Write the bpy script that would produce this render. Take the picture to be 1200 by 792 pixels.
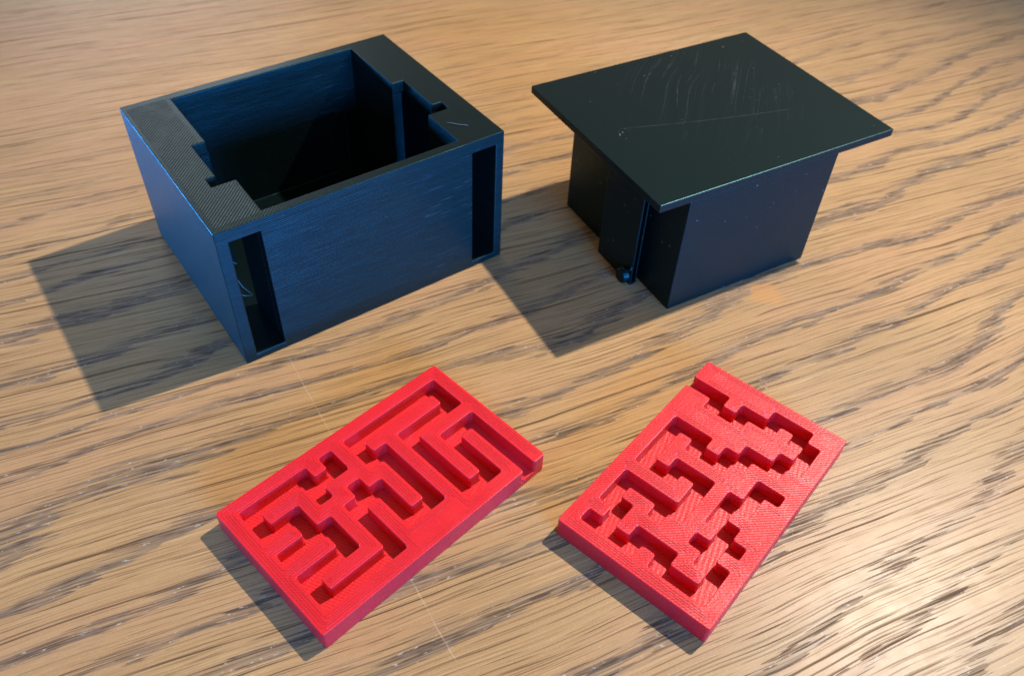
import bpy, bmesh, math, random
from mathutils import Vector, Matrix

for o in list(bpy.data.objects):
    bpy.data.objects.remove(o)
S = bpy.context.scene
COL = S.collection
CM = 0.01
rad = math.radians

# ------------------------------------------------------------------ camera
PITCH, ROLL, CAM_H, FPX = 0.7961, 0.0498, 14.4734, 1001.98
cp, sp = math.cos(PITCH), math.sin(PITCH)
fw = Vector((0, cp, -sp)); rt = Vector((1, 0, 0)); up = rt.cross(fw)
cr, sr = math.cos(ROLL), math.sin(ROLL)
r2 = cr * rt + sr * up
u2 = -sr * rt + cr * up
cd = bpy.data.cameras.new('camera')
cam = bpy.data.objects.new('camera', cd); COL.objects.link(cam)
M = Matrix((r2, u2, -fw)).transposed().to_4x4()
M.translation = Vector((0, 0, CAM_H * CM))
cam.matrix_world = M
cd.sensor_width = 36; cd.sensor_fit = 'HORIZONTAL'
cd.lens = FPX / 1200 * 36
cd.clip_start = 0.005; cd.clip_end = 50
cd.dof.use_dof = True
cd.dof.focus_distance = 0.165
cd.dof.aperture_fstop = 30
S.camera = cam

# ------------------------------------------------------------------ light
W = bpy.data.worlds.new('World'); S.world = W
W.use_nodes = True
bg = W.node_tree.nodes['Background']
bg.inputs[0].default_value = (1.0, 0.90, 0.76, 1)
bg.inputs[1].default_value = 0.33


def look(o, target):
    d = Vector(target) - o.location
    o.rotation_euler = d.to_track_quat('-Z', 'Y').to_euler()


def polar(az, el, r, c=(0, 0.15, 0)):
    a, e = rad(az), rad(el)
    return (c[0] + r * math.cos(a) * math.cos(e), c[1] + r * math.sin(a) * math.cos(e), c[2] + r * math.sin(e))


def lamp(name, kind, loc, target, energy, color, **k):
    d = bpy.data.lights.new(name, kind)
    d.energy = energy; d.color = color
    for a, v in k.items():
        setattr(d, a, v)
    o = bpy.data.objects.new(name, d); COL.objects.link(o)
    o.location = loc; look(o, target)
    return o


# white lamp to the right, under a metre away (hard shadows that fan out to the left)
key = lamp('key_lamp', 'SPOT', (0.384, 0.392, 0.639), (-0.005, 0.168, 0), 42.5, (1.0, 0.94, 0.84),
           spot_size=rad(42), spot_blend=1.0, shadow_soft_size=0.0085)
# blue window light from the right, in front of the boxes: a low bright strip and the sky above it
lamp('blue_window_lamp', 'AREA', polar(-59, 1.5, 1.2), (0, 0.15, 0.02), 52, (0.02, 0.29, 0.92),
     shape='RECTANGLE', size=0.75, size_y=0.16)
lamp('upper_window_lamp', 'AREA', polar(-56, 16, 1.3), (-0.02, 0.16, 0.02), 42, (0.05, 0.31, 0.95),
     shape='RECTANGLE', size=0.6, size_y=0.22)
# a second blue window, low on the far left
lamp('side_window_lamp', 'AREA', polar(167, 1.5, 1.3), (-0.05, 0.17, 0.02), 80, (0.03, 0.34, 1.0),
     shape='RECTANGLE', size=0.5, size_y=0.16)

# a pale window far behind on the left, it leaves a soft sheen on the far corner of the table
lamp('far_window_lamp', 'AREA', polar(117, 24, 1.7), (-0.1, 0.25, 0), 3.2, (0.80, 0.86, 1.0),
     shape='RECTANGLE', size=0.5, size_y=0.35)

S.view_settings.view_transform = 'Standard'
S.view_settings.look = 'None'
S.view_settings.exposure = 0.0
S.view_settings.gamma = 1.0
S.view_settings.use_curve_mapping = False
S.render.engine = 'CYCLES'


# ------------------------------------------------------------------ node helpers
class NT:
    def __init__(self, name):
        self.m = bpy.data.materials.new(name)
        self.m.use_nodes = True
        self.t = self.m.node_tree
        self.b = self.t.nodes['Principled BSDF']

    def n(self, kind, **kw):
        nd = self.t.nodes.new(kind)
        for k, v in kw.items():
            setattr(nd, k, v)
        return nd

    def put(self, sock, v):
        if hasattr(v, 'is_output'):
            self.t.links.new(v, sock)
        elif isinstance(v, (tuple, list)) and len(v) == 3 and len(sock.default_value) == 4:
            sock.default_value = (*v, 1)
        else:
            sock.default_value = v

    def math(self, op, a, b=None, c=None, clamp=False):
        nd = self.n('ShaderNodeMath', operation=op, use_clamp=clamp)
        self.put(nd.inputs[0], a)
        if b is not None: self.put(nd.inputs[1], b)
        if c is not None: self.put(nd.inputs[2], c)
        return nd.outputs[0]

    def vmath(self, op, a, b=None):
        nd = self.n('ShaderNodeVectorMath', operation=op)
        self.put(nd.inputs[0], a)
        if b is not None: self.put(nd.inputs[1], b)
        return nd.outputs['Value'] if op in ('LENGTH', 'DISTANCE', 'DOT_PRODUCT') else nd.outputs[0]

    def coords(self, rot=0, scale=100.0):
        tc = self.n('ShaderNodeTexCoord')
        mp = self.n('ShaderNodeMapping')
        self.put(mp.inputs[0], tc.outputs['Object'])
        mp.inputs['Rotation'].default_value = (0, 0, rot)
        mp.inputs['Scale'].default_value = (scale,) * 3
        return mp.outputs[0]

    def xyz(self, v):
        s = self.n('ShaderNodeSeparateXYZ'); self.put(s.inputs[0], v)
        return s.outputs

    def comb(self, x, y, z=0.0):
        c = self.n('ShaderNodeCombineXYZ')
        self.put(c.inputs[0], x); self.put(c.inputs[1], y); self.put(c.inputs[2], z)
        return c.outputs[0]

    def noise(self, v, scale=1.0, detail=2.0, rough=0.5, dist=0.0):
        nd = self.n('ShaderNodeTexNoise')
        self.put(nd.inputs['Vector'], v)
        nd.inputs['Scale'].default_value = scale
        nd.inputs['Detail'].default_value = detail
        nd.inputs['Roughness'].default_value = rough
        nd.inputs['Distortion'].default_value = dist
        return nd.outputs['Fac']

    def step(self, v, a, b, lo=0.0, hi=1.0):
        nd = self.n('ShaderNodeMapRange', interpolation_type='SMOOTHSTEP')
        self.put(nd.inputs[0], v)
        for i, q in enumerate((a, b, lo, hi)):
            self.put(nd.inputs[1 + i], q)
        return nd.outputs[0]

    def mix(self, f, a, b, mode='MIX'):
        nd = self.n('ShaderNodeMix', data_type='RGBA', blend_type=mode)
        self.put(nd.inputs[0], f); self.put(nd.inputs[6], a); self.put(nd.inputs[7], b)
        return nd.outputs[2]

    def bump(self, h, strength, dist, normal=None):
        nd = self.n('ShaderNodeBump')
        nd.inputs['Strength'].default_value = strength
        nd.inputs['Distance'].default_value = dist
        self.put(nd.inputs['Height'], h)
        if normal is not None: self.put(nd.inputs['Normal'], normal)
        return nd.outputs[0]

    def set(self, **k):
        for a, v in k.items():
            self.put(self.b.inputs[a.replace('_', ' ')], v)


# ------------------------------------------------------------------ materials
def mat_wood():
    t = NT('oak_wood')
    P = t.coords(rot=-rad(25.5))
    x, y, _ = t.xyz(P)
    # gentle waviness of the grain
    warp = t.math('SUBTRACT', t.noise(t.comb(t.math('MULTIPLY', x, 0.075), t.math('MULTIPLY', y, 0.10)), 1, 2), 0.5)
    warp2 = t.math('SUBTRACT', t.noise(t.comb(t.math('MULTIPLY', x, 0.5), t.math('MULTIPLY', y, 0.8), 3.0), 1, 2), 0.5)
    yw = t.math('ADD', y, t.math('ADD', t.math('MULTIPLY', warp, 1.1), t.math('MULTIPLY', warp2, 0.07)))
    # growth rings: contours of a field stretched along the grain
    field = t.noise(t.comb(t.math('MULTIPLY', x, 0.13), t.math('MULTIPLY', yw, 0.34), 7.7), 1, 1.5, 0.4)
    ring = t.math('ADD', t.math('ADD', t.math('MULTIPLY', yw, 0.85), t.math('MULTIPLY', x, -0.10)), t.math('MULTIPLY', field, 2.4))
    jag = t.math('SUBTRACT', t.noise(t.comb(t.math('MULTIPLY', x, 0.9), t.math('MULTIPLY', yw, 9.0), 2.2), 1, 2), 0.5)
    ring = t.math('ADD', ring, t.math('MULTIPLY', jag, 0.55))
    saw = t.math('FRACT', ring)
    band = t.math('MULTIPLY', t.step(saw, 0.0, 0.10), t.step(saw, 0.50, 0.16))
    # fine lines along the grain
    def lines(sx, sy, z, det=2.0, rough=0.55):
        return t.noise(t.comb(t.math('MULTIPLY', x, sx), t.math('MULTIPLY', yw, sy), z), 1, det, rough)
    l1 = lines(0.06, 11.0, 1.0, 2, 0.5)
    l2 = lines(0.09, 15.0, 5.0, 1.5, 0.5)
    l3 = lines(0.30, 30.0, 9.0, 1.5)
    # long hair-thin grain lines of even width, every one broken into its own dashes
    def hairs(freq, seed, wob, width, dash, lo, hi):
        w = t.math('MULTIPLY', t.math('SUBTRACT', lines(0.05, 0.8, seed, 2.0), 0.5), wob)
        w2 = t.math('MULTIPLY', t.math('SUBTRACT', lines(0.5, 2.0, seed + 3.0, 1.0), 0.5), 0.06)
        u = t.math('MULTIPLY', t.math('ADD', t.math('ADD', yw, w), w2), freq)
        ident = t.math('FLOOR', u)
        jit = t.n('ShaderNodeTexWhiteNoise', noise_dimensions='1D')
        t.put(jit.inputs['W'], t.math('ADD', ident, seed))
        off = t.math('ADD', 0.3, t.math('MULTIPLY', jit.outputs['Value'], 0.4))
        d = t.math('DIVIDE', t.math('ABSOLUTE', t.math('SUBTRACT', t.math('FRACT', u), off)), freq)
        br = t.noise(t.comb(t.math('MULTIPLY', x, dash), t.math('MULTIPLY', ident, 7.31), seed), 1, 2.0, 0.6)
        wv = t.math('MULTIPLY', t.step(br, lo, hi, 0.35, 1.0), width)
        return t.math('MULTIPLY', t.step(t.math('DIVIDE', d, wv), 1.0, 0.35), t.step(br, lo, hi))
    thin = t.math('MAXIMUM', hairs(2.1, 11.0, 0.8, 0.026, 0.22, 0.44, 0.60),
                  t.math('MULTIPLY', hairs(3.7, 23.0, 0.6, 0.020, 0.30, 0.46, 0.60), 0.85))
    fine = t.math('MAXIMUM', hairs(6.3, 37.0, 0.5, 0.016, 0.40, 0.42, 0.58),
                  t.math('MULTIPLY', hairs(10.7, 53.0, 0.4, 0.013, 0.5, 0.42, 0.58), 0.8))
    hair = t.step(lines(0.30, 27.0, 121.0, 1.0), 0.42, 0.56)
    pore = lines(0.60, 14.0, 13.0, 1.0, 0.5)
    pore2 = lines(0.80, 22.0, 17.0, 1.0, 0.5)
    # how strongly the open-pored bands show, it varies over the board
    area = t.noise(t.comb(t.math('MULTIPLY', x, 0.12), t.math('MULTIPLY', y, 0.2), 21.0), 1, 2)
    area = t.step(area, 0.18, 0.42, 0.25, 1.0)
    far = t.step(y, 27.0, 17.0, 0.22, 1.0)
    nearr = t.math('SUBTRACT', 1.0, t.math('MULTIPLY', t.step(x, 5.0, 10.0), t.step(y, 8.0, 4.0, 0.0, 0.30)))
    bandk = t.math('MULTIPLY', t.math('MULTIPLY', band, area), t.math('MULTIPLY', far, nearr))
    # thresholds drop inside the bands so that the dashes crowd together there
    p_th = t.math('SUBTRACT', 0.74, t.math('MULTIPLY', bandk, 0.275))
    pm = t.step(pore, p_th, t.math('ADD', p_th, 0.05))
    p2_th = t.math('SUBTRACT', 0.75, t.math('MULTIPLY', bandk, 0.28))
    pm2 = t.step(pore2, p2_th, t.math('ADD', p2_th, 0.05))
    pores = t.math('MAXIMUM', pm, t.math('MULTIPLY', pm2, 0.9))
    pores = t.math('MULTIPLY', pores, t.math('ADD', 0.38, t.math('MULTIPLY', hair, 0.62)))
    # colours
    big = t.noise(P, 0.16, 3, 0.5)
    base = t.mix(t.step(big, 0.3, 0.7), (0.390, 0.229, 0.094), (0.315, 0.184, 0.076))
    base = t.mix(t.math('MULTIPLY', t.step(l1, 0.50, 0.66), 0.30), base, (0.29, 0.152, 0.058))
    base = t.mix(t.math('MULTIPLY', t.step(l2, 0.50, 0.64), 0.32), base, (0.23, 0.115, 0.042))
    base = t.mix(t.math('MULTIPLY', t.step(l3, 0.54, 0.66), 0.30), base, (0.58, 0.365, 0.18))
    red = t.noise(t.comb(t.math('MULTIPLY', x, 0.16), t.math('MULTIPLY', yw, 0.7), 71), 1, 2)
    base = t.mix(t.step(red, 0.42, 0.66, 0.0, 0.55), base, (0.385, 0.205, 0.095))
    mott = t.noise(t.comb(t.math('MULTIPLY', x, 4.0), t.math('MULTIPLY', y, 7.0), 2), 1, 5, 0.7)
    base = t.mix(t.step(mott, 0.40, 0.72, 0.0, 0.38), base, (0.32, 0.172, 0.068))
    grit = t.noise(P, 26, 2, 0.6)
    base = t.mix(t.step(grit, 0.52, 0.75, 0.0, 0.30), base, (0.54, 0.34, 0.18))
    base = t.mix(t.math('MULTIPLY', bandk, t.step(l2, 0.35, 0.6, 0.15, 0.60)), base, (0.190, 0.125, 0.076))
    base = t.mix(t.math('MULTIPLY', fine, 0.72), base, (0.135, 0.070, 0.033))
    base = t.mix(t.math('MULTIPLY', thin, 0.85), base, (0.075, 0.040, 0.020))
    pv = t.noise(t.comb(t.math('MULTIPLY', x, 2.0), t.math('MULTIPLY', yw, 8.0), 55), 1, 2)
    gcol = t.mix(t.step(pv, 0.35, 0.65), (0.046, 0.033, 0.025), (0.140, 0.102, 0.074))
    pcol = t.mix(bandk, (0.125, 0.056, 0.022), gcol)
    colr = t.mix(t.math('MULTIPLY', pores, t.step(bandk, 0.0, 0.7, 0.72, 0.85)), base, pcol)
    # pale dusty flecks caught in the pores
    fl = t.noise(t.comb(t.math('MULTIPLY', x, 5.0), t.math('MULTIPLY', yw, 13.0), 4), 1, 3, 0.7)
    flm = t.math('MULTIPLY', t.step(fl, 0.615, 0.70), t.step(bandk, 0.15, 0.7, 0.02, 0.75))
    colr = t.mix(t.math('MULTIPLY', flm, 0.8), colr, (0.50, 0.43, 0.35))
    # orange stains
    def spot(cx, cy, r, seed):
        w = t.math('MULTIPLY', t.math('SUBTRACT', t.noise(P, 3.0, 3), 0.5), 0.55)
        tc = t.coords()
        d = t.vmath('DISTANCE', tc, (cx, cy, 0.0))
        return t.step(t.math('ADD', d, w), r, r * 0.55)
    for cx, cy, r, k in STAINS:
        colr = t.mix(t.math('MULTIPLY', spot(cx, cy, r, 0), k), colr, (0.43, 0.200, 0.062))
    # one long pale scratch across the grain
    q = t.coords()
    qx, qy, _ = t.xyz(q)
    (ax, ay), (bx, by) = SCRATCH
    L = math.hypot(bx - ax, by - ay); dx, dy = (bx - ax) / L, (by - ay) / L
    al = t.math('ADD', t.math('MULTIPLY', t.math('SUBTRACT', qx, ax), dx), t.math('MULTIPLY', t.math('SUBTRACT', qy, ay), dy))
    ac = t.math('ADD', t.math('MULTIPLY', t.math('SUBTRACT', qx, ax), -dy), t.math('MULTIPLY', t.math('SUBTRACT', qy, ay), dx))
    ac = t.math('ADD', ac, t.math('MULTIPLY', t.math('SUBTRACT', t.noise(q, 1.2, 2), 0.5), 0.10))
    sm = t.step(t.math('ABSOLUTE', ac), 0.017, 0.005)
    sm = t.math('MULTIPLY', sm, t.math('MULTIPLY', t.step(al, 0, 0.2), t.step(al, L, L - 0.3)))
    sm = t.math('MULTIPLY', sm, t.step(t.noise(q, 3.0, 2), 0.3, 0.6, 0.25, 0.7))
    colr = t.mix(t.math('MULTIPLY', sm, 0.38), colr, (0.58, 0.45, 0.31))
    # cross-grain ray flecks / small dents
    rf = t.noise(t.comb(t.math('MULTIPLY', x, 7.0), t.math('MULTIPLY', y, 1.6), 31), 1, 3, 0.6)
    rfm = t.step(rf, 0.66, 0.74)
    h = t.math('SUBTRACT', t.math('MULTIPLY', t.noise(P, 30, 2, 0.6), 0.22), t.math('MULTIPLY', t.math('MAXIMUM', pores, t.math('MAXIMUM', thin, t.math('MULTIPLY', fine, 0.6))), 0.8))
    h = t.math('ADD', h, t.math('MULTIPLY', rfm, 0.20))
    nrm = t.bump(h, 0.30, 0.00008)
    rough = t.math('ADD', 0.31, t.math('MULTIPLY', t.noise(P, 2.5, 3), 0.10))
    rough = t.math('ADD', rough, t.math('MULTIPLY', pores, 0.18))
    t.set(Base_Color=colr, Roughness=rough, Normal=nrm, IOR=1.5, Specular_IOR_Level=t.math('SUBTRACT', 0.20, t.math('MULTIPLY', t.math('MAXIMUM', pores, t.math('MAXIMUM', thin, t.math('MULTIPLY', fine, 0.5))), 0.17)))
    return t.m


def mat_black(kind):
    t = NT('black_plastic_' + kind)
    P = t.coords()
    x, y, z = t.xyz(P)
    g = t.n('ShaderNodeNewGeometry')
    tc = t.n('ShaderNodeTexCoord')
    nx, ny, nz = t.xyz(tc.outputs['Normal'])
    upm = t.step(nz, 0.93, 0.99)
    side = t.math('SUBTRACT', 1.0, upm)
    # layer lines on the upright faces
    lay = t.math('SINE', t.math('MULTIPLY', z, 2 * math.pi / 0.045))
    st = t.noise(t.comb(t.math('MULTIPLY', t.math('ADD', x, y), 1.1), 0.0, t.math('MULTIPLY', z, 30.0)), 1, 3, 0.6)
    hs = t.math('ADD', t.math('MULTIPLY', lay, 0.28), t.math('MULTIPLY', st, 1.0))
    # diagonal infill strokes on the level faces
    da = t.math('SINE', t.math('MULTIPLY', t.math('ADD', x, t.math('MULTIPLY', y, -1.0)), 2 * math.pi / 0.088))
    db = t.math('SINE', t.math('MULTIPLY', t.math('ADD', x, y), 2 * math.pi / 0.096))
    blot = t.noise(P, 9, 3, 0.65)
    ht = t.math('ADD', t.math('MULTIPLY', da, 0.55), t.math('ADD', t.math('MULTIPLY', db, 0.25), t.math('MULTIPLY', blot, 1.6)))
    base = (0.0020, 0.0048, 0.0052)
    t.set(Specular_Tint=(0.32, 0.95, 1.0))
    rough = 0.46
    if kind == 'box':
        # light catching the left rim is put in as stronger relief and paler strokes
        k = t.step(x, 1.9, 1.1, 0.05, 1.0)
        edge = t.math('MULTIPLY', t.math('MULTIPLY', t.step(x, 0.08, 0.14), t.step(x, 1.04, 0.96, 0.25, 1.0)),
                      t.math('MULTIPLY', t.step(y, 0.14, 0.22), t.step(y, 5.46, 5.38)))
        k = t.math('MULTIPLY', k, t.math('MULTIPLY', t.math('ADD', 0.25, t.math('MULTIPLY', edge, 0.75)), t.step(t.noise(P, 2.2, 3), 0.25, 0.6, 0.45, 1.0)))
        ht = t.math('MULTIPLY', ht, k)
        upm = t.math('MULTIPLY', upm, t.step(z, 3.4, 3.6))
        h = t.math('ADD', t.math('MULTIPLY', hs, t.math('MULTIPLY', side, 1.3)), t.math('MULTIPLY', ht, upm))
        col = t.mix(t.math('MULTIPLY', t.math('MULTIPLY', upm, k), t.step(t.math('ADD', da, blot), 0.6, 1.5)), base, (0.052, 0.058, 0.050))  # glints on the left rim's infill, painted into the base colour
        # pale brushed streaks at the right end of the front
        sk = t.noise(t.comb(t.math('MULTIPLY', x, 0.9), 3.0, t.math('MULTIPLY', z, 26.0)), 1, 3, 0.6)
        sm = t.math('MULTIPLY', t.step(sk, 0.60, 0.70), t.math('MULTIPLY', t.step(x, 3.6, 5.4), side))
        col = t.mix(t.math('MULTIPLY', sm, 0.45), col, (0.085, 0.10, 0.105))
        nrm = t.bump(h, 0.5, 0.00009)
        t.set(Base_Color=col, Normal=nrm, Specular_IOR_Level=t.math('ADD', 0.24, t.math('MULTIPLY', side, 0.14)), Roughness=t.math('ADD', t.math('ADD', t.math('ADD', 0.27, t.math('MULTIPLY', k, 0.10)), t.math('MULTIPLY', side, t.math('ADD', 0.03, t.math('MULTIPLY', st, 0.16)))), t.math('MULTIPLY', blot, 0.06)))
    else:
        fine = t.noise(P, 5, 4, 0.6)
        h = t.math('ADD', t.math('MULTIPLY', hs, t.math('MULTIPLY', side, 0.7)), t.math('MULTIPLY', fine, 0.12))
        col = base
        if kind == 'lid_top':
            # sweeping scratches left on the top, a long hairline and a few specks
            wob = t.math('MULTIPLY', t.math('SUBTRACT', t.noise(P, 0.30, 1), 0.5), 0.55)
            ww = t.math('ADD', t.math('MULTIPLY', t.math('SUBTRACT', x, y), 0.7071), wob)
            ss = t.math('MULTIPLY', t.math('ADD', x, y), 0.7071)
            lines = t.noise(t.comb(t.math('MULTIPLY', ww, 5.0), t.math('MULTIPLY', ss, 0.16), 3.0), 1, 1.0, 0.4)
            sc = t.step(t.math('ABSOLUTE', t.math('SUBTRACT', lines, 0.5)), 0.026, 0.006)
            sc = t.math('MULTIPLY', sc, t.step(t.noise(t.comb(t.math('MULTIPLY', ww, 2.5), t.math('MULTIPLY', ss, 0.7), 8.0), 1, 2), 0.42, 0.60))
            br = t.step(t.noise(P, 6.0, 4, 0.7), 0.38, 0.60, 0.25, 1.0)
            region = t.step(t.vmath('DISTANCE', P, (LIDREG[0], LIDREG[1], 3.45)), LIDREG[2], LIDREG[2] * 0.45)
            sc = t.math('MULTIPLY', t.math('MULTIPLY', sc, br), region)
            (ax, ay), (bx, by) = LIDHAIR
            L = math.hypot(bx - ax, by - ay); dx, dy = (bx - ax) / L, (by - ay) / L
            al = t.math('ADD', t.math('MULTIPLY', t.math('SUBTRACT', x, ax), dx), t.math('MULTIPLY', t.math('SUBTRACT', y, ay), dy))
            ac = t.math('ADD', t.math('MULTIPLY', t.math('SUBTRACT', x, ax), -dy), t.math('MULTIPLY', t.math('SUBTRACT', y, ay), dx))
            ac = t.math('ADD', ac, t.math('MULTIPLY', t.math('SINE', t.math('MULTIPLY', al, 3.14159 / L)), 0.07))
            hm = t.math('MULTIPLY', t.step(t.math('ABSOLUTE', ac), 0.016, 0.005), t.math('MULTIPLY', t.step(al, 0, 0.3), t.step(al, L, L - 0.4)))
            hm = t.math('MULTIPLY', hm, t.step(t.noise(P, 4.0, 2), 0.3, 0.6, 0.45, 1.0))
            sp1 = t.math('MULTIPLY', t.step(t.noise(P, 11, 1), 0.62, 0.70), t.step(t.vmath('DISTANCE', P, (LIDSPECK[0], LIDSPECK[1], 3.45)), 0.24, 0.10))
            sp2 = t.step(t.noise(P, 8.5, 1), 0.785, 0.83)
            sp3 = t.math('MULTIPLY', t.step(t.noise(P, 8, 3, 0.7), 0.60, 0.70), t.step(t.vmath('DISTANCE', P, (LIDSCUFF[0], LIDSCUFF[1], 3.45)), 0.75, 0.2))
            m = t.math('MAXIMUM', t.math('MULTIPLY', sc, 0.17), t.math('MULTIPLY', hm, 0.22))
            m = t.math('MAXIMUM', m, t.math('MAXIMUM', sp1, t.math('MULTIPLY', sp2, 0.6)))
            m = t.math('MAXIMUM', m, t.math('MULTIPLY', sp3, 0.16))
            m = t.math('MULTIPLY', m, upm)
            col = t.mix(m, base, (0.105, 0.115, 0.11))
            h = t.math('ADD', h, t.math('MULTIPLY', t.math('MULTIPLY', t.math('SUBTRACT', lines, 0.5), t.math('MULTIPLY', region, upm)), 3.2))
            h = t.math('ADD', h, t.math('MULTIPLY', m, 0.6))
        else:
            dots = t.step(t.noise(P, 7.0, 1), 0.735, 0.77)
            col = t.mix(t.math('MULTIPLY', dots, 0.5), base, (0.12, 0.13, 0.14))
        nrm = t.bump(h, 0.5, 0.00009)
        t.set(Base_Color=col, Normal=nrm, Specular_IOR_Level=t.math('ADD', 0.22, t.math('MULTIPLY', side, 0.10)), Roughness=t.math('ADD', 0.34, t.math('MULTIPLY', side, 0.07)))
    return t.m


def mat_red(kind):
    t = NT('red_plastic_' + kind)
    P = t.coords()
    x, y, z = t.xyz(P)
    tc = t.n('ShaderNodeTexCoord')
    nx, ny, nz = t.xyz(tc.outputs['Normal'])
    upm = t.step(nz, 0.93, 0.99)
    side = t.math('SUBTRACT', 1.0, upm)
    blot = t.noise(P, 16, 3, 0.6)
    big = t.noise(P, 1.2, 2)
    lay = t.math('SINE', t.math('MULTIPLY', z, 2 * math.pi / 0.06))
    if kind == 'floor':
        w = t.math('MULTIPLY', t.noise(P, 1.0, 2), 0.10)
        da = t.math('SINE', t.math('MULTIPLY', t.math('ADD', t.math('ADD', x, w), t.math('MULTIPLY', y, 0.45)), 2 * math.pi / 0.068))
        db = t.math('SINE', t.math('MULTIPLY', t.math('ADD', y, t.math('MULTIPLY', x, -0.3)), 2 * math.pi / 0.10))
        h = t.math('ADD', t.math('MULTIPLY', da, 0.22), t.math('ADD', t.math('MULTIPLY', db, 0.12), t.math('MULTIPLY', blot, 1.0)))
        lit = t.step(da, -0.6, 1.0, 0.25, 0.95)
    else:
        # squiggled perimeter strokes with a little diagonal infill
        sq = t.n('ShaderNodeTexVoronoi', feature='F1')
        t.put(sq.inputs['Vector'], P); sq.inputs['Scale'].default_value = 17.0
        da = t.math('SINE', t.math('MULTIPLY', t.math('ADD', x, y), 2 * math.pi / 0.075))
        inf = t.step(t.noise(P, 0.9, 1), 0.45, 0.6, 0.1, 0.5)
        ht = t.math('ADD', t.math('MULTIPLY', sq.outputs['Distance'], 0.25), t.math('ADD', t.math('MULTIPLY', da, t.math('MULTIPLY', inf, 0.8)), t.math('MULTIPLY', blot, 0.7)))
        h = t.math('ADD', t.math('MULTIPLY', ht, upm), t.math('MULTIPLY', t.math('ADD', t.math('MULTIPLY', lay, 0.6), t.math('MULTIPLY', blot, 0.5)), side))
        lit = t.math('MULTIPLY', t.step(blot, 0.45, 0.75, 0.0, 0.30), upm)
    col = t.mix(t.step(big, 0.3, 0.7), (0.63, 0.011, 0.016), (0.58, 0.010, 0.015))
    col = t.mix(lit, col, (0.70, 0.026, 0.042))
    nrm = t.bump(h, 0.6, 0.00009)
    t.set(Base_Color=col, Normal=nrm, Roughness=t.math('ADD', 0.30, t.math('MULTIPLY', t.noise(P, 2.0, 3), 0.16)), Specular_IOR_Level=0.30)
    t.b.inputs['Subsurface Weight'].default_value = 0.25
    t.b.inputs['Subsurface Radius'].default_value = (1.0, 0.12, 0.12)
    t.b.inputs['Subsurface Scale'].default_value = 0.0018
    return t.m


def mat_plain(name, col, rough):
    t = NT(name)
    P = t.coords()
    c = t.mix(t.noise(P, 8, 2), col, tuple(v * 0.7 for v in col))
    t.set(Base_Color=c, Roughness=rough)
    return t.m


STAINS = [(6.35, 16.2, 0.52, 0.6), (7.0, 20.3, 0.22, 0.5), (6.3, 19.1, 0.28, 0.5), (9.2, 20.7, 0.2, 0.35)]
SCRATCH = ((-5.15, 13.3), (-0.62, 6.2))
LIDREG = (3.9, 3.4, 2.7)
LIDHAIR = ((0.85, 2.96), (5.46, 1.80))
LIDSPECK = (0.9, 2.67)
LIDSCUFF = (5.2, 2.55)


M_wood = mat_wood()
M_box = mat_black('box')
M_lidtop = mat_black('lid_top')
M_lid = mat_black('lid')
M_red = mat_red('top')
M_redfloor = mat_red('floor')
M_strand = mat_plain('pale_plastic_strand', (0.06, 0.072, 0.066), 0.4)
M_lint = mat_plain('pale_lint', (0.10, 0.10, 0.085), 0.8)


# ------------------------------------------------------------------ mesh helpers
def link(name, bm, m, parent=None, smooth=False):
    me = bpy.data.meshes.new(name)
    bm.to_mesh(me); bm.free()
    me.materials.append(m)
    if smooth:
        for p in me.polygons: p.use_smooth = True
    o = bpy.data.objects.new(name, me); COL.objects.link(o)
    if parent: o.parent = parent
    return o


def thing(name, label, cat, loc, rz, group=None):
    o = bpy.data.objects.new(name, None); COL.objects.link(o)
    o.empty_display_size = 0.02
    o.location = (loc[0] * CM, loc[1] * CM, 0); o.rotation_euler = (0, 0, rz)
    o['label'] = label; o['category'] = cat
    if group: o['group'] = group
    return o


def rectilinear(xs, ys, zs, solid):
    """closed surface of the filled cells of a rectilinear grid (cm in, metres out)"""
    nx, ny, nz = len(xs) - 1, len(ys) - 1, len(zs) - 1
    F = {}
    for i in range(nx):
        for j in range(ny):
            for k in range(nz):
                F[i, j, k] = bool(solid((xs[i] + xs[i + 1]) / 2, (ys[j] + ys[j + 1]) / 2, (zs[k] + zs[k + 1]) / 2))
    bm = bmesh.new(); V = {}

    def v(i, j, k):
        if (i, j, k) not in V:
            V[i, j, k] = bm.verts.new((xs[i] * CM, ys[j] * CM, zs[k] * CM))
        return V[i, j, k]
    D = {(1, 0, 0): ((1, 0, 0), (1, 1, 0), (1, 1, 1), (1, 0, 1)), (-1, 0, 0): ((0, 0, 0), (0, 0, 1), (0, 1, 1), (0, 1, 0)),
         (0, 1, 0): ((0, 1, 0), (0, 1, 1), (1, 1, 1), (1, 1, 0)), (0, -1, 0): ((0, 0, 0), (1, 0, 0), (1, 0, 1), (0, 0, 1)),
         (0, 0, 1): ((0, 0, 1), (1, 0, 1), (1, 1, 1), (0, 1, 1)), (0, 0, -1): ((0, 0, 0), (0, 1, 0), (1, 1, 0), (1, 0, 0))}
    for (i, j, k), s in F.items():
        if not s: continue
        for d, q in D.items():
            if not F.get((i + d[0], j + d[1], k + d[2]), False):
                bm.faces.new([v(i + a, j + b, k + c) for a, b, c in q])
    bmesh.ops.dissolve_limit(bm, angle_limit=rad(1), use_dissolve_boundaries=False, verts=bm.verts[:], edges=bm.edges[:])
    return bm


def upright_edges(bm, skip=None):
    out = []
    for e in bm.edges:
        a, b = e.verts[0].co, e.verts[1].co
        if abs(a.x - b.x) < 1e-7 and abs(a.y - b.y) < 1e-7 and len(e.link_faces) == 2 and e.calc_face_angle() > 1.0:
            if skip is None or not skip(e): out.append(e)
    return out


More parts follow.
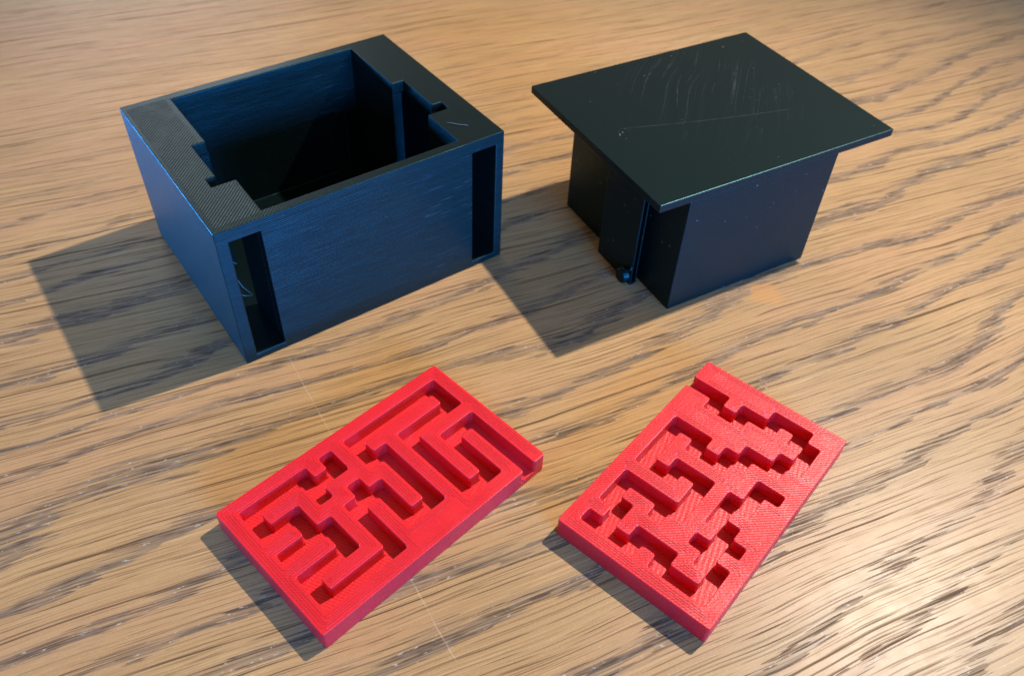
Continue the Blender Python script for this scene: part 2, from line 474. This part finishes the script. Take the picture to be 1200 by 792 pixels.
def bevel(o, w, seg=2):
    m = o.modifiers.new('edge_rounding', 'BEVEL')
    m.width = w * CM; m.segments = seg; m.limit_method = 'ANGLE'; m.angle_limit = rad(35)
    m.harden_normals = False
    return o


def tube(pts, r, n=6):
    bm = bmesh.new(); rings = []
    for i, p in enumerate(pts):
        a = Vector(pts[max(i - 1, 0)]); b = Vector(pts[min(i + 1, len(pts) - 1)])
        d = (b - a).normalized(); u = d.orthogonal().normalized(); w = d.cross(u)
        rr = r * (0.6 if i in (0, len(pts) - 1) else 1)
        rings.append([bm.verts.new((Vector(p) + u * rr * math.cos(2 * math.pi * q / n) + w * rr * math.sin(2 * math.pi * q / n)) * CM) for q in range(n)])
    for A, B in zip(rings, rings[1:]):
        for q in range(n):
            bm.faces.new((A[q], A[(q + 1) % n], B[(q + 1) % n], B[q]))
    bm.faces.new(rings[0][::-1]); bm.faces.new(rings[-1])
    return bm


# ------------------------------------------------------------------ table
tb = rectilinear([-70, 70], [-30, 80], [-3, 0], lambda x, y, z: True)
tab = bevel(link('wooden_table', tb, M_wood), 0.3, 3)
tab['label'] = 'oak table top with dark open grain that everything stands on'
tab['category'] = 'table'

# ------------------------------------------------------------------ open box
BW, BD, BH = 7.0, 5.6053, 3.7107
box = thing('maze_box', 'open black plastic box with two tall slots in its front', 'box', (-5.9537, 12.9206), 0.6564)
X0, X1 = 1.13, 5.87          # cavity
Y0, Y1 = 0.25, 5.34
SL = (0.27, 0.95); SR = (6.12, 6.77)
NL, NR = 0.81, 6.19          # notch floors
NY = (1.52, 3.22)
ZT = 3.40


def shell(x, y, z):
    if z < 0.18: return True
    if X0 < x < X1 and Y0 < y < Y1: return False
    if z < ZT:
        if (SL[0] < x < SL[1] or SR[0] < x < SR[1]) and y < Y1 - 0.05: return False
        if SL[1] <= x <= X0 or X1 <= x <= SR[0]:
            return not (Y0 < y < Y1)      # the partitions are parts of their own
        return True
    if NY[0] < y < NY[1] and (NL < x < 3 or 3 < x < NR): return False
    if NY[0] < y < NY[0] + 0.34 and (NL - 0.22 < x < 3 or 3 < x < NR + 0.25): return False
    return True


xs = sorted({0, SL[0], NL - 0.22, NL, SL[1], X0, X1, SR[0], NR, NR + 0.25, SR[1], BW})
ys = sorted({0, Y0, NY[0], NY[0] + 0.34, NY[1], Y1 - 0.05, Y1, BD})
zs = [0, 0.18, ZT, BH]
bevel(link('shell', rectilinear(xs, ys, zs, shell), M_box, box), 0.030, 3)
for xa, xb in ((SL[1], X0), (X1, SR[0])):
    bm = rectilinear([xa, xb], [Y0, NY[0], NY[1], Y1], [0.18, ZT],
                     lambda x, y, z: not (NY[0] < y < NY[1]))
    link('partition', bm, M_box, box)
rng = random.Random(4)
for pts in ([(0.30, 0.5, 2.55), (0.33, 0.7, 2.3), (0.36, 0.62, 2.05), (0.45, 0.5, 1.75), (0.60, 0.45, 1.5)],
            [(0.29, 0.35, 2.7), (0.36, 0.3, 2.62), (0.42, 0.36, 2.55), (0.34, 0.45, 2.45)],
            [(0.30, 0.9, 2.2), (0.40, 0.8, 1.9), (0.38, 0.7, 1.6), (0.50, 0.8, 1.35)],
            [(0.29, 0.6, 1.6), (0.44, 0.5, 1.5), (0.62, 0.5, 1.42)]):
    link('plastic_strand', tube(pts, 0.012, 5), M_strand, box, True)

# a wisp of lint on the right rim
lf = thing('lint_fibre', 'short pale lint fibre lying on the right rim of the open box', 'lint', (0, 0), 0)
lf.location = (0, 0, 0)

# ------------------------------------------------------------------ lid
LT = 3.4516
lid = thing('box_lid', 'black plastic lid with flat scratched top standing on its narrower block', 'lid', (3.0472, 14.958), 0.539)
bevel(link('top_plate', rectilinear([0, 7.0], [0, 5.6], [LT - 0.2, LT], lambda x, y, z: True), M_lidtop, lid), 0.02, 2)
PX0, PX1, PY0, PY1 = 0.8666, 5.2743, 0.012, 4.762
pz = LT - 0.2
plug = rectilinear([PX0, PX0 + 0.2, PX1 - 0.2, PX1], [PY0, PY0 + 0.2, PY1 - 0.2, PY1], [0, pz - 0.2, pz],
                   lambda x, y, z: z > pz - 0.2 or not (PX0 + 0.2 < x < PX1 - 0.2 and PY0 + 0.2 < y < PY1 - 0.2))
bevel(link('plug', plug, M_lid, lid), 0.02, 2)
for side in (-1, 1):
    xa, xb = (0.54, PX0) if side < 0 else (PX1, PX1 + 0.32)
    ky0, ky1 = 1.17, 2.66
    lx_ = (xa, xa + 0.18) if side < 0 else (xb - 0.18, xb)      # an upright lip with a gap behind its front end
    rails = sorted({lx_[0], lx_[0] + 0.04, lx_[1] - 0.04, lx_[1], xa, xb})
    def key_solid(x, y, z):
        if y > ky0 + 0.43: return True
        if not lx_[0] < x < lx_[1]: return False
        return y > ky0 + 0.30 or z < 0.06 or not lx_[0] + 0.04 < x < lx_[1] - 0.04
    kb = rectilinear(rails, [ky0, ky0 + 0.30, ky0 + 0.43, ky1], [0, 0.06, pz], key_solid)
    kq = bevel(link('guide_key', kb, M_lid, lid), 0.012, 2)
    xo = xa if side < 0 else xb
    s = -1 if side < 0 else 1
    # the outer rail bends round into a small foot
    rb = tube([(xo + s * 0.005, ky0 + 0.02, 0.60), (xo + s * 0.02, ky0 + 0.03, 0.50), (xo + s * 0.06, ky0 + 0.08, 0.43),
               (xo + s * 0.09, ky0 + 0.20, 0.40), (xo + s * 0.08, ky0 + 0.36, 0.37)], 0.028, 8)
    link('rib', rb, M_lid, kq, True)
    pn = bmesh.new()
    bmesh.ops.create_cone(pn, cap_ends=True, segments=24, radius1=0.19, radius2=0.16, depth=0.20)
    bmesh.ops.rotate(pn, verts=pn.verts, matrix=Matrix.Rotation(rad(90) * s, 3, 'Y'))
    for vv in pn.verts:                              # flattened foot of the catch
        vv.co.y *= 1.15
        if vv.co.z < 0: vv.co.z = max(vv.co.z * 1.6, -0.19)
    bmesh.ops.translate(pn, verts=pn.verts, vec=(xo + s * 0.06, ky0 + 0.26, 0.20))
    for vv in pn.verts: vv.co *= CM
    bevel(link('pin', pn, M_lid, kq), 0.02, 2)

# ------------------------------------------------------------------ red maze plates
PC = 0.3056
PL, PWD, PT, FZ = 18 * PC, 11 * PC, 0.4964, 0.17


def cells(rows):
    """rows: {row: 'cols'} written as inclusive ranges"""
    s = set()
    for r, spec in rows.items():
        for a in spec.split():
            if '-' in a:
                p, q = a.split('-')
                s |= {(c, r) for c in range(int(p), int(q) + 1)}
            else:
                s.add((int(a), r))
    return s


MAZE_A = cells({9: '1-5 7 9-16', 8: '1 5-7 9 16', 7: '1-3 5 9-10 12-16', 6: '3 7 10 12', 5: '1-4 6-8 10 12 14-16',
                4: '4 6 8 10 12 14 16', 3: '1-4 6 8 10 12 14 16', 2: '1 6 8-10 12 14 16', 1: '1-6 12-14 16', 0: '16'})
MAZE_B = cells({10: '15', 9: '1 3-5 7-11 15', 8: '1-3 5 7 11 14-15', 7: '1 5 7-8 10-11 14', 6: '1-2 4-5 8 10 14-15',
                5: '2 5-8 10-11 15', 4: '1-2 11-12 15-16', 3: '1 4 6-8 12 16', 2: '1 3-6 8-10 12-13 15-16',
                1: '1-3 5 10 13-15'})


def beads(maze):
    """the raised print strokes that run round every groove and round the rim"""
    nxt = {}
    for c, r in maze:
        for a, b, nb in (((c, r), (c + 1, r), (c, r - 1)), ((c + 1, r), (c + 1, r + 1), (c + 1, r)),
                         ((c + 1, r + 1), (c, r + 1), (c, r + 1)), ((c, r + 1), (c, r), (c - 1, r))):
            if nb not in maze: nxt.setdefault(a, []).append(b)
    loops = []
    while nxt:
        a = next(iter(nxt)); lp = [a]; prev = None; cur = a
        while True:
            opts = nxt[cur]
            if prev is None or len(opts) == 1: b = opts[0]
            else:
                d = (cur[0] - prev[0], cur[1] - prev[1])
                b = max(opts, key=lambda q: d[0] * (q[1] - cur[1]) - d[1] * (q[0] - cur[0]))   # keep left
            opts.remove(b)
            if not opts: del nxt[cur]
            if b == a: break
            lp.append(b); prev, cur = cur, b
        loops.append(lp)
    out = bmesh.new()
    rng = random.Random(7)

    def stroke(pts, r, closed=True):
        z = PT - r * 0.40
        rings = []
        n = len(pts)
        for i, (x, y) in enumerate(pts):
            p0 = pts[i - 1] if closed or i else pts[0]; p1 = pts[(i + 1) % n] if closed or i < n - 1 else pts[i]
            d = Vector((p1[0] - p0[0], p1[1] - p0[1]))
            d = d.normalized() if d.length > 1e-9 else Vector((1, 0))
            w = Vector((-d.y, d.x))
            rings.append([out.verts.new(((x + w.x * ww) * CM, (y + w.y * ww) * CM, (z + zz) * CM))
                          for ww, zz in ((-r, 0), (-0.6 * r, 0.8 * r), (0.6 * r, 0.8 * r), (r, 0))])
        for i in range(n if closed else n - 1):
            A, B = rings[i], rings[(i + 1) % n]
            for q in range(3):
                out.faces.new((A[q + 1], A[q], B[q], B[q + 1]))
    for lp in loops:
        n = len(lp)
        for off, k in ((0.078, 0.045), (0.130, 0.018)):
            run = []; runs = []
            for i in range(n):
                p, c, q = lp[i - 1], lp[i], lp[(i + 1) % n]
                if c[0] in (0, 18) or c[1] in (0, 11):        # the mouth of the maze: leave it open
                    runs.append(run); run = []; continue
                d1 = (c[0] - p[0], c[1] - p[1]); d2 = (q[0] - c[0], q[1] - c[1])
                n1 = (d1[1], -d1[0]); n2 = (d2[1], -d2[0])
                o = n1 if d1 == d2 else (n1[0] + n2[0], n1[1] + n2[1])
                x = c[0] * PC + off * o[0]; y = c[1] * PC + off * o[1]
                if d1 != d2:                       # rounded corner
                    run.append((x - d1[0] * k, y - d1[1] * k)); run.append((x + d2[0] * k, y + d2[1] * k))
                else:
                    run.append((x + rng.uniform(-.005, .005), y + rng.uniform(-.005, .005)))
            if runs:
                runs[0] = run + runs[0]
                for r_ in runs:
                    if len(r_) > 1: stroke(r_, 0.017, False)
            else:
                stroke(run, 0.017)
    for off in (0.075, 0.13):                      # and round the outside of the top
        a, b, c, d = off, PL - off, off, PWD - off
        stroke([(a + .05, c), (b - .05, c), (b, c + .05), (b, d - .05), (b - .05, d), (a + .05, d), (a, d - .05), (a, c + .05)]
               if (15, 10) not in maze and (16, 0) not in maze else
               ([(17 * PC + .2, c), (b, c + .05), (b, d - .05), (b - .05, d), (a + .05, d), (a, d - .05), (a, c + .05), (a + .05, c), (16 * PC - .14, c)]
                if (16, 0) in maze else
                [(15 * PC - .14, d), (a + .05, d), (a, d - .05), (a, c + .05), (a + .05, c), (b - .05, c), (b, c + .05), (b, d - .05), (b - .05, d), (16 * PC + .14, d)]),
               0.017, False)
    return out


def plate(label, loc, rz, maze):
    t = thing('maze_plate', label, 'maze plate', loc, rz, 'red maze plates lying in front of the black parts')
    gx = [PC * i for i in range(19)]; gy = [PC * i for i in range(12)]
    FB = FZ - 0.03

    def open_(x, y): return (int(x / PC), int(y / PC)) in maze
    bm = rectilinear(gx, gy, [0, FB, PT], lambda x, y, z: z < FB or not open_(x, y))
    es = upright_edges(bm)
    bmesh.ops.bevel(bm, geom=es, offset=0.05 * CM, segments=2, affect='EDGES', profile=0.5)
    bevel(link('slab', bm, M_red, t), 0.036, 3)
    link('perimeter_bead', beads(maze), M_red, t)
    # the groove floor, a hatch-textured layer lying in the bottom of the maze
    fb = rectilinear(gx, gy, [FB, FZ], lambda x, y, z: open_(x, y))
    link('groove_floor', fb, M_redfloor, t)
    return t


plate('bright red maze plate with long parallel grooves, in front of the open box', (-2.9478, 6.4099), 0.8257, MAZE_A)
plate('red maze plate of short stepped grooves and square holes, in front of the lid', (3.6703, 6.857), 0.9019, MAZE_B)

# lint is laid on the rim in the box's frame
R = Matrix.Rotation(0.6564, 4, 'Z')
def boxpt(x, y, z):
    return Vector((-5.9537, 12.9206, 0)) + R @ Vector((x, y, z))
c0 = boxpt(6.15, 0.78, BH)
lf.location = c0 * CM
pts = [boxpt(6.05 + 0.07 * i, 0.98 - 0.075 * i + 0.012 * math.sin(i * 1.7), BH + 0.02) - c0 for i in range(6)]
link('fibre', tube([tuple(p) for p in pts], 0.008, 5), M_lint, lf, True)
